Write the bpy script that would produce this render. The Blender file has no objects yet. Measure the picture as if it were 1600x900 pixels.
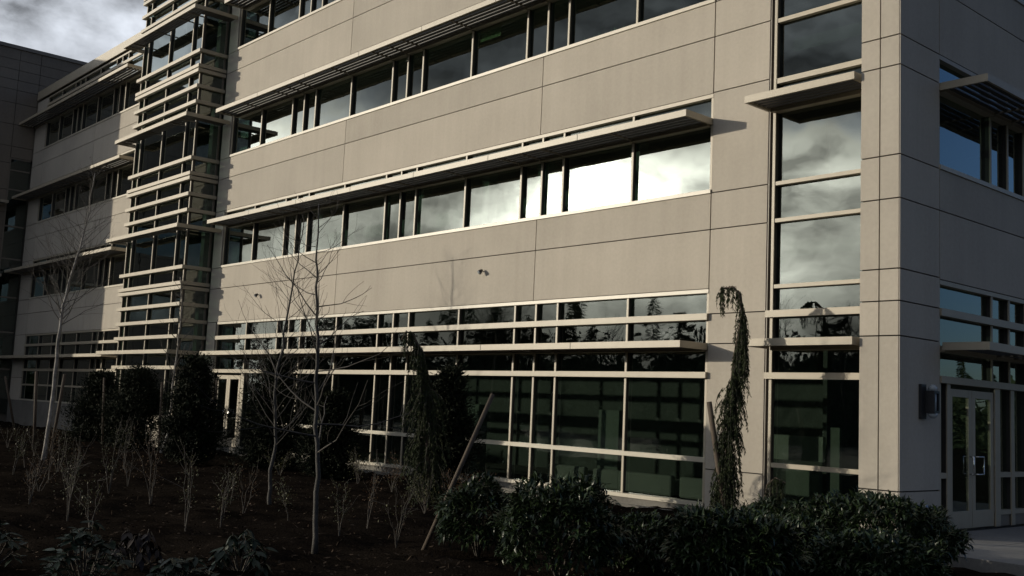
import bpy, bmesh, math, random
import numpy as np
from mathutils import Vector, Matrix

random.seed(7)
rng = np.random.default_rng(7)
sc = bpy.context.scene
col = sc.collection
PI = math.pi

# ------------------------------------------------------------------ camera
cam_d = bpy.data.cameras.new("camera")
cam_d.sensor_width = 36.0
cam_d.lens = 36.776
cam_d.clip_start = 0.1
cam_d.clip_end = 3000.0
cam = bpy.data.objects.new("camera", cam_d)
col.objects.link(cam)
R = ((0.66463, 0.74581, 0.04516), (0.05515, -0.10924, 0.99248), (-0.74514, 0.65714, 0.11374))
cam.matrix_world = Matrix(((R[0][0], R[1][0], -R[2][0], 8.6777),
                           (R[0][1], R[1][1], -R[2][1], -16.2252),
                           (R[0][2], R[1][2], -R[2][2], 1.70),
                           (0, 0, 0, 1)))
sc.camera = cam

# ------------------------------------------------------------------ light
SUN = Vector((-0.6950, -0.69252, 0.19336)).normalized()
sun_d = bpy.data.lights.new("sun", 'SUN')
sun_d.energy = 5.0
sun_d.angle = math.radians(0.5)
sun_d.color = (1.0, 0.90, 0.72)
sun = bpy.data.objects.new("sun", sun_d)
sun.rotation_euler = SUN.to_track_quat('Z', 'Y').to_euler()
col.objects.link(sun)

sc.view_settings.view_transform = 'Standard'
sc.view_settings.look = 'None'
sc.view_settings.gamma = 1.0
sc.view_settings.exposure = -0.66
sc.cycles.use_denoising = True
sc.cycles.max_bounces = 7
sc.cycles.diffuse_bounces = 3
sc.cycles.glossy_bounces = 4
sc.cycles.transparent_max_bounces = 16
sc.cycles.sample_clamp_indirect = 6.0
sc.cycles.sample_clamp_direct = 0.0


CLOUD_OFF = (8.81, -7.92, -15.24)


def world():
    w = bpy.data.worlds.new("World")
    sc.world = w
    w.use_nodes = True
    nt = w.node_tree
    N, L = nt.nodes, nt.links
    N.clear()
    out = N.new('ShaderNodeOutputWorld')
    bg = N.new('ShaderNodeBackground')
    bg.inputs['Strength'].default_value = 0.1
    L.new(bg.outputs[0], out.inputs[0])
    sky = N.new('ShaderNodeTexSky')
    sky.sky_type = 'NISHITA'
    sky.sun_disc = False
    sky.sun_elevation = math.asin(SUN.z)
    sky.sun_rotation = math.atan2(SUN.x, SUN.y)
    sky.air_density = 1.0
    sky.dust_density = 0.6
    tc = N.new('ShaderNodeTexCoord')

    def m(op, a, b=None, c=None):
        n = N.new('ShaderNodeMath')
        n.operation = op
        for i, v in enumerate((a, b, c)):
            if v is None:
                continue
            if isinstance(v, (int, float)):
                n.inputs[i].default_value = v
            else:
                L.new(v, n.inputs[i])
        return n.outputs[0]
    sep = N.new('ShaderNodeSeparateXYZ')
    L.new(tc.outputs['Generated'], sep.inputs[0])
    flat = N.new('ShaderNodeVectorMath')
    flat.operation = 'MULTIPLY'
    flat.inputs[1].default_value = (1.0, 1.0, 1.9)
    L.new(tc.outputs['Generated'], flat.inputs[0])

    def noise(scale, detail, off, dist=0.0, rough=0.55):
        mp = N.new('ShaderNodeVectorMath')
        mp.operation = 'ADD'
        L.new(flat.outputs[0], mp.inputs[0])
        mp.inputs[1].default_value = off
        n = N.new('ShaderNodeTexNoise')
        n.inputs['Scale'].default_value = scale
        n.inputs['Detail'].default_value = detail
        n.inputs['Roughness'].default_value = rough
        n.inputs['Distortion'].default_value = dist
        L.new(mp.outputs[0], n.inputs['Vector'])
        return n.outputs[0]
    n1 = noise(1.7, 9, (0.25, 13.08, -12.83), 0.2)
    n2 = noise(8.0, 12, (-14.86, -0.03, 4.06), 0.15, 0.54)
    n3 = noise(1.9, 4, CLOUD_OFF, 0.1, 0.5)
    # cloud cover: broken cloud on the sunny side, clearing to blue away from it
    away = m('ADD', m('MULTIPLY', sep.outputs[0], -0.13), m('MULTIPLY', sep.outputs[1], -0.10))
    cov = m('ADD', n1, away)
    mask = N.new('ShaderNodeMapRange')
    mask.inputs['From Min'].default_value = 0.36
    mask.inputs['From Max'].default_value = 0.52
    mask.interpolation_type = 'SMOOTHSTEP'
    L.new(cov, mask.inputs['Value'])
    dot = N.new('ShaderNodeVectorMath')
    dot.operation = 'DOT_PRODUCT'
    L.new(tc.outputs['Generated'], dot.inputs[0])
    dot.inputs[1].default_value = SUN
    th = m('ARCCOSINE', m('MINIMUM', m('MAXIMUM', dot.outputs['Value'], -1.0), 1.0))
    t2 = m('DIVIDE', th, 0.062)
    a1 = m('MULTIPLY', m('EXPONENT', m('MULTIPLY', m('MULTIPLY', t2, t2), -1.0)), 240.0)
    a2 = m('MULTIPLY', m('EXPONENT', m('DIVIDE', th, -0.20)), 98.0)
    # the sun stands in a gap below a thicker cloud deck
    edge = N.new('ShaderNodeMapRange')
    edge.interpolation_type = 'SMOOTHSTEP'
    edge.inputs['From Min'].default_value = 0.225
    edge.inputs['From Max'].default_value = 0.30
    edge.inputs['To Min'].default_value = 1.0
    edge.inputs['To Max'].default_value = 0.04
    L.new(m('ADD', sep.outputs[2], m('MULTIPLY', m('SUBTRACT', n2, 0.5), 0.16)), edge.inputs['Value'])
    aur = m('MULTIPLY', m('ADD', a1, a2), edge.outputs[0])
    wide = m('MULTIPLY', m('EXPONENT', m('DIVIDE', th, -1.3)), 3.0)

    def rng_map(v, a, b, c, d):
        r = N.new('ShaderNodeMapRange')
        for k, x in zip(('From Min', 'From Max', 'To Min', 'To Max'), (a, b, c, d)):
            r.inputs[k].default_value = x
        L.new(v, r.inputs['Value'])
        return r.outputs[0]
    bil = rng_map(n2, 0.37, 0.61, 0.34, 1.75)
    thick = rng_map(n3, 0.36, 0.62, 0.22, 1.55)
    near = m('DIVIDE', th, 0.5)
    shade = m('MULTIPLY', m('MULTIPLY', m('EXPONENT', m('MULTIPLY', m('MULTIPLY', near, near), -1.0)), m('SUBTRACT', 1.0, edge.outputs[0])), -0.62)
    bil = m('MULTIPLY', bil, m('ADD', shade, 1.0))
    lum = m('MULTIPLY', m('MULTIPLY', m('ADD', m('ADD', aur, wide), 4.7), bil), thick)
    ccol = N.new('ShaderNodeMix')
    ccol.data_type = 'RGBA'
    ccol.inputs[6].default_value = (0.92, 0.98, 1.08, 1)
    ccol.inputs[7].default_value = (1.0, 0.96, 0.86, 1)
    L.new(m('MINIMUM', m('MULTIPLY', aur, 0.05), 1.0), ccol.inputs[0])
    sca = N.new('ShaderNodeVectorMath')
    sca.operation = 'SCALE'
    L.new(ccol.outputs[2], sca.inputs[0])
    L.new(lum, sca.inputs['Scale'])
    blue = N.new('ShaderNodeMix')
    blue.data_type = 'RGBA'
    blue.blend_type = 'MULTIPLY'
    blue.inputs[0].default_value = 1.0
    blue.inputs[7].default_value = (0.40, 0.56, 0.92, 1)
    L.new(sky.outputs[0], blue.inputs[6])
    mix = N.new('ShaderNodeMix')
    mix.data_type = 'RGBA'
    L.new(mask.outputs[0], mix.inputs[0])
    L.new(blue.outputs[2], mix.inputs[6])
    L.new(sca.outputs[0], mix.inputs[7])
    L.new(mix.outputs[2], bg.inputs['Color'])
    w.cycles.sampling_method = 'MANUAL'
    w.cycles.sample_map_resolution = 1024


world()

# ------------------------------------------------------------------ materials


def new_mat(name):
    m = bpy.data.materials.new(name)
    m.use_nodes = True
    nt = m.node_tree
    b = nt.nodes['Principled BSDF']
    return m, nt, nt.nodes, nt.links, b


def tex_noise(N, L, vec, scale, detail=4, rough=0.55):
    n = N.new('ShaderNodeTexNoise')
    n.inputs['Scale'].default_value = scale
    n.inputs['Detail'].default_value = detail
    n.inputs['Roughness'].default_value = rough
    L.new(vec, n.inputs['Vector'])
    return n.outputs[0]


def ramp(N, L, fac, stops):
    r = N.new('ShaderNodeValToRGB')
    e = r.color_ramp.elements
    e[0].position, e[0].color = stops[0][0], (*stops[0][1], 1)
    e[1].position, e[1].color = stops[-1][0], (*stops[-1][1], 1)
    for p, c in stops[1:-1]:
        x = e.new(p)
        x.color = (*c, 1)
    L.new(fac, r.inputs[0])
    return r.outputs[0]


def bump(N, L, h, b, strength, dist=0.02):
    n = N.new('ShaderNodeBump')
    n.inputs['Strength'].default_value = strength
    n.inputs['Distance'].default_value = dist
    L.new(h, n.inputs['Height'])
    L.new(n.outputs[0], b.inputs['Normal'])


def mul_col(N, L, a, b):
    x = N.new('ShaderNodeMix')
    x.data_type = 'RGBA'
    x.blend_type = 'MULTIPLY'
    x.inputs[0].default_value = 1.0
    L.new(a, x.inputs[6])
    L.new(b, x.inputs[7])
    return x.outputs[2]


def pos_vec(N, L, scale=(1, 1, 1)):
    g = N.new('ShaderNodeNewGeometry')
    mp = N.new('ShaderNodeMapping')
    mp.inputs['Scale'].default_value = scale
    L.new(g.outputs['Position'], mp.inputs['Vector'])
    return mp.outputs[0]


def mottled(name, c0, c1, rough=0.8, scales=(0.6, 9.0), bstr=0.15, bscale=90.0, streak=False, rnd=0.0, metallic=0.0, spec=None):
    m, nt, N, L, b = new_mat(name)
    v = pos_vec(N, L)
    a = tex_noise(N, L, v, scales[0], 5)
    f = tex_noise(N, L, v, scales[1], 6, 0.65)
    mx = N.new('ShaderNodeMath')
    mx.operation = 'MULTIPLY_ADD'
    L.new(a, mx.inputs[0])
    mx.inputs[1].default_value = 0.6
    hf = N.new('ShaderNodeMath')
    hf.operation = 'MULTIPLY'
    L.new(f, hf.inputs[0])
    hf.inputs[1].default_value = 0.4
    L.new(hf.outputs[0], mx.inputs[2])
    c = ramp(N, L, mx.outputs[0], [(0.36, c0), (0.64, c1)])
    if streak:
        s = tex_noise(N, L, pos_vec(N, L, (3.2, 3.2, 0.10)), 1.3, 5, 0.6)
        c = mul_col(N, L, c, ramp(N, L, s, [(0.30, (0.945, 0.94, 0.935)), (0.62, (1.01, 1.01, 1.01))]))
    if rnd:
        oi = N.new('ShaderNodeObjectInfo')
        c = mul_col(N, L, c, ramp(N, L, oi.outputs['Random'], [(0.0, (1 - rnd, 1 - rnd, 1 - rnd)), (1.0, (1 + rnd, 1 + rnd * .9, 1 + rnd * .8))]))
    L.new(c, b.inputs['Base Color'])
    b.inputs['Roughness'].default_value = rough
    b.inputs['Metallic'].default_value = metallic
    if spec is not None:
        b.inputs['Specular IOR Level'].default_value = spec
    if bstr:
        bump(N, L, tex_noise(N, L, v, bscale, 3), b, bstr, 0.01)
    return m


def glass_mat(name, tint, strength, seed):
    m, nt, N, L, b = new_mat(name)
    N.remove(b)
    out = N['Material Output']
    tr = N.new('ShaderNodeBsdfTransparent')
    tr.inputs[0].default_value = (*tint, 1)
    gl = N.new('ShaderNodeBsdfGlossy')
    gl.inputs['Roughness'].default_value = 0.012
    gl.inputs['Color'].default_value = (0.92, 1.0, 0.95, 1)
    fr = N.new('ShaderNodeFresnel')
    fr.inputs['IOR'].default_value = 1.52
    k = N.new('ShaderNodeMath')
    k.operation = 'MULTIPLY'
    k.use_clamp = True
    L.new(fr.outputs[0], k.inputs[0])
    k.inputs[1].default_value = strength
    oi = N.new('ShaderNodeObjectInfo')
    g = N.new('ShaderNodeNewGeometry')
    off = N.new('ShaderNodeVectorMath')
    off.operation = 'MULTIPLY_ADD'
    cr = N.new('ShaderNodeCombineXYZ')
    L.new(oi.outputs['Random'], cr.inputs[0])
    L.new(oi.outputs['Random'], cr.inputs[1])
    L.new(cr.outputs[0], off.inputs[0])
    off.inputs[1].default_value = (37 + seed, 91, 13)
    L.new(g.outputs['Position'], off.inputs[2])
    n = tex_noise(N, L, off.outputs[0], 0.8, 2, 0.4)
    bp = N.new('ShaderNodeBump')
    bp.inputs['Strength'].default_value = 0.17
    bp.inputs['Distance'].default_value = 0.03
    L.new(n, bp.inputs['Height'])
    L.new(bp.outputs[0], gl.inputs['Normal'])
    inv = N.new('ShaderNodeMath')
    inv.operation = 'SUBTRACT'
    inv.inputs[0].default_value = 1.0
    L.new(g.outputs['Backfacing'], inv.inputs[1])
    kk = N.new('ShaderNodeMath')
    kk.operation = 'MULTIPLY'
    L.new(k.outputs[0], kk.inputs[0])
    L.new(inv.outputs[0], kk.inputs[1])
    ms = N.new('ShaderNodeMixShader')
    L.new(kk.outputs[0], ms.inputs[0])
    L.new(tr.outputs[0], ms.inputs[1])
    L.new(gl.outputs[0], ms.inputs[2])
    L.new(ms.outputs[0], out.inputs[0])
    return m


def leaf_mat(name, c0, c1, rough=0.4, spec=0.5, trans=0.0):
    m, nt, N, L, b = new_mat(name)
    g = N.new('ShaderNodeNewGeometry')
    c = ramp(N, L, g.outputs['Random Per Island'], [(0.0, c0), (1.0, c1)])
    L.new(c, b.inputs['Base Color'])
    b.inputs['Roughness'].default_value = rough
    b.inputs['Specular IOR Level'].default_value = spec
    return m


M = {}
M['concrete'] = mottled('precast_concrete', (0.37, 0.336, 0.287), (0.445, 0.405, 0.347), 0.88, (0.5, 14.0), 0.25, 140.0, True, 0.07)
M['concrete_base'] = mottled('base_concrete', (0.12, 0.112, 0.10), (0.19, 0.18, 0.16), 0.9, (0.9, 12.0), 0.3, 90.0, True)
M['joint'] = mottled('dark_joint', (0.03, 0.028, 0.026), (0.05, 0.047, 0.044), 0.95, bstr=0)
M['alu'] = mottled('champagne_paint', (0.34, 0.297, 0.225), (0.385, 0.338, 0.255), 0.45, (0.8, 5.0), 0.0, 80, True, 0.03)
M['alu_light'] = mottled('sill_paint', (0.43, 0.39, 0.315), (0.475, 0.435, 0.35), 0.40, (0.8, 5.0), 0.0, 80, True, 0.03)
M['alu_dark'] = mottled('bronze_paint', (0.17, 0.145, 0.115), (0.21, 0.18, 0.145), 0.45, (0.8, 5.0), 0.0, 80, False, 0.03)
M['slat_paint'] = mottled('dark_slat_paint', (0.050, 0.044, 0.036), (0.07, 0.062, 0.05), 0.55, bstr=0)
M['side_shade'] = mottled('black_gasket', (0.02, 0.018, 0.016), (0.03, 0.027, 0.024), 0.6, bstr=0)  # near-black colour that paints the shade onto the mullion sides
M['grey_panel'] = mottled('grey_cladding', (0.160, 0.134, 0.106), (0.205, 0.175, 0.14), 0.8, (0.5, 8.0), 0.1, 70, True, 0.04)
M['glass'] = glass_mat('tinted_glass', (0.42, 0.50, 0.46), 3.2, 0)
M['glass_clear'] = glass_mat('storefront_glass', (0.56, 0.61, 0.58), 2.1, 5)
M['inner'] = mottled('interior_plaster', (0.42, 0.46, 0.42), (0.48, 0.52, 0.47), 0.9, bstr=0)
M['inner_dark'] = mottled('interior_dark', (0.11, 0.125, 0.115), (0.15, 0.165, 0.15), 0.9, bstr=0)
M['inner_green'] = mottled('interior_green', (0.20, 0.235, 0.20), (0.23, 0.27, 0.23), 0.85, bstr=0)
M['inner_pale'] = mottled('interior_pale_board', (0.36, 0.39, 0.34), (0.40, 0.43, 0.38), 0.85, bstr=0)
M['carpet'] = mottled('interior_carpet', (0.12, 0.12, 0.11), (0.17, 0.165, 0.155), 0.95, bstr=0)
M['fabric'] = mottled('seat_fabric', (0.30, 0.31, 0.28), (0.38, 0.39, 0.35), 0.95, (2, 40), 0.2, 200)
M['paper'] = mottled('paper', (0.62, 0.72, 0.42), (0.70, 0.80, 0.48), 0.8, bstr=0)
M['book'] = mottled('book_cover', (0.45, 0.52, 0.47), (0.70, 0.74, 0.68), 0.7, bstr=0, rnd=0.35)
M['black'] = mottled('black_metal', (0.018, 0.018, 0.02), (0.03, 0.03, 0.032), 0.4, bstr=0)
M['steel'] = mottled('brushed_steel', (0.55, 0.55, 0.55), (0.65, 0.65, 0.65), 0.25, bstr=0, metallic=1.0)
M['lamp_glass'] = mottled('lamp_diffuser', (0.30, 0.33, 0.36), (0.36, 0.40, 0.43), 0.2, bstr=0)
M['pave'] = mottled('paving_concrete', (0.14, 0.138, 0.135), (0.21, 0.207, 0.20), 0.9, (0.8, 20), 0.25, 120, spec=0.1)
M['asphalt'] = mottled('asphalt', (0.04, 0.04, 0.042), (0.06, 0.06, 0.06), 0.9, (0.3, 20), 0.3, 150, spec=0.05)
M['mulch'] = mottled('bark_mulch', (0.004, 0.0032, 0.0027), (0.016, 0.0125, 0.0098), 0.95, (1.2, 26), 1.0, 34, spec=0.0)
M['chip'] = leaf_mat('bark_chip', (0.004, 0.003, 0.0025), (0.075, 0.055, 0.040), 0.9, 0.03)
M['soil'] = mottled('soil', (0.012, 0.011, 0.008), (0.022, 0.019, 0.014), 0.95, spec=0.0)
M['bark'] = mottled('young_bark', (0.02, 0.018, 0.016), (0.065, 0.06, 0.054), 0.8, (6, 40), 0.5, 60)
M['twig'] = mottled('twig_bark', (0.03, 0.025, 0.021), (0.07, 0.062, 0.054), 0.8, (6, 40), 0.0)
M['birch'] = mottled('white_bark', (0.11, 0.10, 0.09), (0.34, 0.315, 0.285), 0.75, (5, 30), 0.3, 40)
M['stem'] = mottled('shrub_stem', (0.030, 0.025, 0.020), (0.085, 0.073, 0.06), 0.8, (6, 40), 0.0)
M['stake'] = mottled('weathered_stake', (0.05, 0.037, 0.027), (0.09, 0.067, 0.048), 0.85, (3, 30), 0.3, 50)
M['laurel'] = leaf_mat('laurel_leaf', (0.007, 0.015, 0.006), (0.028, 0.046, 0.017), 0.36, 0.34)
M['rhodo'] = leaf_mat('rhododendron_leaf', (0.005, 0.012, 0.007), (0.015, 0.026, 0.015), 0.42, 0.2)
M['bronze_leaf'] = leaf_mat('bronzed_leaf', (0.014, 0.009, 0.007), (0.028, 0.018, 0.013), 0.42, 0.2)
M['conifer'] = leaf_mat('conifer_spray', (0.004, 0.007, 0.0035), (0.015, 0.020, 0.009), 0.75, 0.15)
M['weeping'] = leaf_mat('cedar_spray', (0.013, 0.019, 0.008), (0.042, 0.054, 0.022), 0.75, 0.15)
M['redleaf'] = leaf_mat('red_leaf', (0.075, 0.030, 0.014), (0.10, 0.065, 0.022), 0.6, 0.3)
M['oliveleaf'] = leaf_mat('olive_leaf', (0.035, 0.040, 0.012), (0.085, 0.080, 0.026), 0.5, 0.4)
M['far_tree'] = leaf_mat('far_conifer', (0.020, 0.034, 0.018), (0.045, 0.065, 0.034), 0.8, 0.1)
M['sign_red'] = mottled('sign_dark_red', (0.10, 0.025, 0.02), (0.12, 0.03, 0.025), 0.6, bstr=0)
M['sign_orange'] = mottled('sign_orange', (0.6, 0.22, 0.06), (0.65, 0.25, 0.07), 0.6, bstr=0)

# ------------------------------------------------------------------ mesh helpers
_cubes = {}


def unit_cube(mat):
    if mat not in _cubes:
        me = bpy.data.meshes.new('box_' + mat)
        v = [(x, y, z) for x in (-.5, .5) for y in (-.5, .5) for z in (-.5, .5)]
        f = [(0, 1, 3, 2), (4, 6, 7, 5), (0, 4, 5, 1), (2, 3, 7, 6), (0, 2, 6, 4), (1, 5, 7, 3)]
        me.from_pydata(v, [], f)
        me.materials.append(M[mat])
        _cubes[mat] = me
    return _cubes[mat]


def bounds(F, u0, u1, d0, d1):
    """F: (origin x, origin y, orientation). orientation 'f': u -> +X, depth d towards -Y; 's': u -> +Y, depth towards +X."""
    ox, oy, o = F
    if o == 'f':
        return ox + u0, ox + u1, oy - d1, oy - d0
    return ox + d0, ox + d1, oy + u0, oy + u1


def box(name, mat, parent, F, u0, u1, d0, d1, z0, z1):
    x0, x1, y0, y1 = bounds(F, u0, u1, d0, d1)
    o = bpy.data.objects.new(name, unit_cube(mat))
    o.location = ((x0 + x1) / 2, (y0 + y1) / 2, (z0 + z1) / 2)
    o.scale = (x1 - x0, y1 - y0, z1 - z0)
    o.parent = parent
    col.objects.link(o)
    return o


def boxes(name, mat, parent, F, lst, bevel=0.0):
    """several boxes that belong to one rigid piece, as one mesh"""
    V, P = [], []
    for (u0, u1, d0, d1, z0, z1) in lst:
        x0, x1, y0, y1 = bounds(F, u0, u1, d0, d1)
        k = len(V)
        V += [(x, y, z) for x in (x0, x1) for y in (y0, y1) for z in (z0, z1)]
        P += [tuple(k + i for i in f) for f in ((0, 1, 3, 2), (4, 6, 7, 5), (0, 4, 5, 1), (2, 3, 7, 6), (0, 2, 6, 4), (1, 5, 7, 3))]
    me = bpy.data.meshes.new(name)
    me.from_pydata(V, [], P)
    me.materials.append(M[mat])
    o = bpy.data.objects.new(name, me)
    o.parent = parent
    col.objects.link(o)
    if bevel:
        b = o.modifiers.new('bevel', 'BEVEL')
        b.width = bevel
        b.segments = 2
    return o


class MB:
    def __init__(s):
        s.v, s.f = [], []
        s.n = 0

    def add(s, verts, faces):
        verts = np.asarray(verts, float).reshape(-1, 3)
        s.v.append(verts)
        for f in faces:
            s.f.append(np.asarray(f) + s.n)
        s.n += len(verts)

    def tube(s, pts, rad, sides=5, cap=True):
        pts = np.asarray(pts, float)
        n = len(pts)
        rad = np.broadcast_to(np.asarray(rad, float), (n,))
        t = np.gradient(pts, axis=0)
        t /= np.linalg.norm(t, axis=1)[:, None] + 1e-9
        ref = np.array([0, 0, 1.0]) if abs(t[0, 2]) < 0.9 else np.array([1.0, 0, 0])
        a = np.linspace(0, 2 * PI, sides, endpoint=False)
        rings = []
        u = np.cross(t[0], ref)
        u /= np.linalg.norm(u)
        for i in range(n):
            u = u - t[i] * np.dot(u, t[i])
            u /= np.linalg.norm(u) + 1e-9
            w = np.cross(t[i], u)
            rings.append(pts[i] + rad[i] * (np.cos(a)[:, None] * u + np.sin(a)[:, None] * w))
        V = np.concatenate(rings)
        j = np.arange(sides)
        j2 = (j + 1) % sides
        F = []
        for i in range(n - 1):
            F.append(np.stack([i * sides + j, i * sides + j2, (i + 1) * sides + j2, (i + 1) * sides + j], 1))
        k = s.n
        s.v.append(V)
        s.f.append(np.concatenate(F) + k)
        s.n += len(V)
        if cap:
            s.f.append(np.array([k + (n - 1) * sides + np.arange(sides)]))
            s.f.append(np.array([k + np.arange(sides)[::-1]]))

    def leaves(s, base, direc, up, ln, wd, bend=0.12, fold=0.25):
        """many 4-triangle leaves: base, two sides, mid rib, tip"""
        base = np.asarray(base, float)
        n = len(base)
        d = np.asarray(direc, float)
        d = d / (np.linalg.norm(d, axis=1)[:, None] + 1e-9)
        r = np.cross(d, up)
        r /= np.linalg.norm(r, axis=1)[:, None] + 1e-9
        nn = np.cross(r, d)
        ln = np.broadcast_to(np.asarray(ln, float), (n,))[:, None]
        wd = np.broadcast_to(np.asarray(wd, float), (n,))[:, None]
        mid = base + d * ln * .52 + nn * ln * bend * .6
        tip = base + d * ln - nn * ln * bend
        a = mid + r * wd * .5 + nn * wd * fold
        b = mid - r * wd * .5 + nn * wd * fold
        V = np.stack([base, a, mid, b, tip], 1).reshape(-1, 3)
        k = s.n + np.arange(n)[:, None] * 5
        F = np.concatenate([k + np.array([[0, 1, 2]]), k + np.array([[0, 2, 3]]), k + np.array([[1, 4, 2]]), k + np.array([[2, 4, 3]])])
        s.v.append(V)
        s.f.append(F)
        s.n += len(V)

    def quads(s, base, direc, side, ln, wd):
        """kite shaped cards: 2 triangles"""
        base = np.asarray(base, float)
        n = len(base)
        d = direc / (np.linalg.norm(direc, axis=1)[:, None] + 1e-9)
        r = np.cross(d, side)
        r /= np.linalg.norm(r, axis=1)[:, None] + 1e-9
        ln = np.broadcast_to(np.asarray(ln, float), (n,))[:, None]
        wd = np.broadcast_to(np.asarray(wd, float), (n,))[:, None]
        V = np.stack([base, base + d * ln * .5 + r * wd * .5, base + d * ln, base + d * ln * .5 - r * wd * .5], 1).reshape(-1, 3)
        k = s.n + np.arange(n)[:, None] * 4
        s.v.append(V)
        s.f.append(k + np.array([[0, 1, 2, 3]]))
        s.n += len(V)

    def mesh(s, name, mat, smooth=False):
        me = bpy.data.meshes.new(name)
        V = np.concatenate(s.v)
        groups = [np.atleast_2d(f) for f in s.f]
        flat = np.concatenate([g.reshape(-1) for g in groups]).astype(np.int32)
        sizes = np.concatenate([np.full(len(g), g.shape[1]) for g in groups]).astype(np.int32)
        st = np.concatenate([[0], np.cumsum(sizes)[:-1]]).astype(np.int32)
        me.vertices.add(len(V))
        me.vertices.foreach_set('co', V.astype(np.float32).reshape(-1))
        me.loops.add(len(flat))
        me.loops.foreach_set('vertex_index', flat)
        me.polygons.add(len(sizes))
        me.polygons.foreach_set('loop_start', st)
        me.polygons.foreach_set('loop_total', sizes)
        if smooth:
            me.polygons.foreach_set('use_smooth', np.ones(len(sizes), bool))
        me.update(calc_edges=True)
        me.validate()
        me.materials.append(M[mat])
        return me

    def build(s, name, mat, parent=None, smooth=False, stuff=False):
        o = bpy.data.objects.new(name, s.mesh(name, mat, smooth))
        o.parent = parent
        if stuff:
            o['kind'] = 'stuff'
        col.objects.link(o)
        return o


def thing(name, label, cat, loc=(0, 0, 0), group=None):
    o = bpy.data.objects.new(name, None)
    o.empty_display_size = 0.3
    o.location = loc
    o['label'] = label
    o['category'] = cat
    if group:
        o['group'] = group
    col.objects.link(o)
    return o


def tag(o, label, cat, group=None):
    o['label'] = label
    o['category'] = cat
    if group:
        o['group'] = group
    return o


def struct(o, kind='structure'):
    o['kind'] = kind
    return o


def unit(n):
    v = rng.normal(size=(n, 3))
    return v / np.linalg.norm(v, axis=1)[:, None]


# ------------------------------------------------------------------ ground
def ground():
    me = bpy.data.meshes.new('ground')
    me.from_pydata([(-900, -900, -.32), (900, -900, -.32), (900, 900, -.32), (-900, 900, -.32)], [], [(0, 1, 2, 3)])
    me.materials.append(M['soil'])
    o = bpy.data.objects.new('ground', me)
    col.objects.link(o)
    struct(o)
    # planting bed with small mounds
    nx, ny = 300, 110
    xs = np.linspace(-49, 7, nx)
    ys = np.linspace(-15.2, -.10, ny)
    X, Y = np.meshgrid(xs, ys, indexing='ij')
    Z = -.15 + .035 * np.sin(X * .9 + 1.3 * np.sin(Y * .6)) * np.cos(Y * .8) + .022 * rng.normal(size=X.shape)
    Z += .02 * np.sin(X * 2.3 + Y * 1.7)
    Z[:, 0] = Z[0, :] = Z[-1, :] = -.34
    V = np.stack([X, Y, Z], -1).reshape(-1, 3)
    i, j = np.meshgrid(np.arange(nx - 1), np.arange(ny - 1), indexing='ij')
    k = (i * ny + j).reshape(-1)
    b = MB()
    b.v.append(V)
    b.f.append(np.stack([k, k + ny, k + ny + 1, k + 1], 1))
    b.n = len(V)
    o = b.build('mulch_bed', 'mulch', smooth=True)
    struct(o)
    # loose bark chips, denser near the photographer
    n = 26000
    d = rng.random(n) ** 1.4 * 24 + 3.5
    a = np.radians(rng.uniform(99, 168, n))
    px = 8.68 + d * np.cos(a)
    py = -16.2 + d * np.sin(a)
    ok = (py > -15) & (py < -.6) & (px > -40) & (px < 1.6)
    px, py = px[ok], py[ok]
    n = len(px)
    pz = -.15 + .035 * np.sin(px * .9 + 1.3 * np.sin(py * .6)) * np.cos(py * .8) + .02 * np.sin(px * 2.3 + py * 1.7) + rng.uniform(-.005, .02, n)
    dr = rng.normal(size=(n, 3)) * (1, 1, .35)
    s = unit(n) * (.7, .7, 0) + (0, 0, 1)
    c = MB()
    c.quads(np.stack([px, py, pz], 1), dr, s, rng.uniform(.03, .10, n), rng.uniform(.012, .035, n))
    o = c.build('bark_chips', 'chip', stuff=True)
    # paved apron in front of the side entrance, slab by slab
    pav = bpy.data.objects.new('pavement', None)
    col.objects.link(pav)
    G = (0, 0, 'f')
    cuts_x = [.5, 1.72, 3.22, 4.72, 6.22, 7.72, 9.2]
    cuts_y = [2.16, .66, -.84, -2.34, -3.84, -5.34, -6.84, -8.34]     # depth towards the viewer
    for a0, a1 in zip(cuts_x[:-1], cuts_x[1:]):
        for b1, b0 in zip(cuts_y[:-1], cuts_y[1:]):
            s = box('paving_slab', 'pave', pav, G, a0 + .006, a1 - .006, b0 + .006, b1 - .006, -.14, .0 + random.uniform(-.002, .003))
    base = box('paving_bed', 'joint', pav, G, .5, 9.2, -8.34, 2.155, -.2, -.012)
    k = box('kerb_edge', 'pave', pav, G, .5, 9.2, 2.168, 2.29, -.3, .012)
    pav['kind'] = 'structure'
    # car park behind the photographer
    me = bpy.data.meshes.new('car_park')
    me.from_pydata([(-120, -52, -.26), (90, -52, -.26), (90, -18.5, -.26), (-120, -18.5, -.26)], [], [(0, 1, 2, 3)])
    me.materials.append(M['asphalt'])
    o = bpy.data.objects.new('car_park', me)
    col.objects.link(o)
    struct(o)


ground()

# ------------------------------------------------------------------ main office building
B = thing('office_building', 'four storey precast concrete office building with ribbon windows and sunshades', 'building', (0, 0, 0))
FRONT = (0.0, 0.0, 'f')
H = 3.9
S0 = 6.07           # first upper window sill
GAP = .011


def panels(F, cuts_u, cuts_z, d0=-.16, d1=0.0, mat='concrete', parent=B, name='wall_panel'):
    for a, b in zip(cuts_u[:-1], cuts_u[1:]):
        for z0, z1 in zip(cuts_z[:-1], cuts_z[1:]):
            box(name, mat, parent, F, a + GAP, b - GAP, d0, d1, z0 + GAP, z1 - GAP)


def backing(F, u0, u1, z0, z1, d=-.04, parent=B):
    box('wall_core', 'joint', parent, F, u0 + .004, u1 - .004, d - .14, d, z0 + .004, z1 - .004)


_mull = {}


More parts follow.
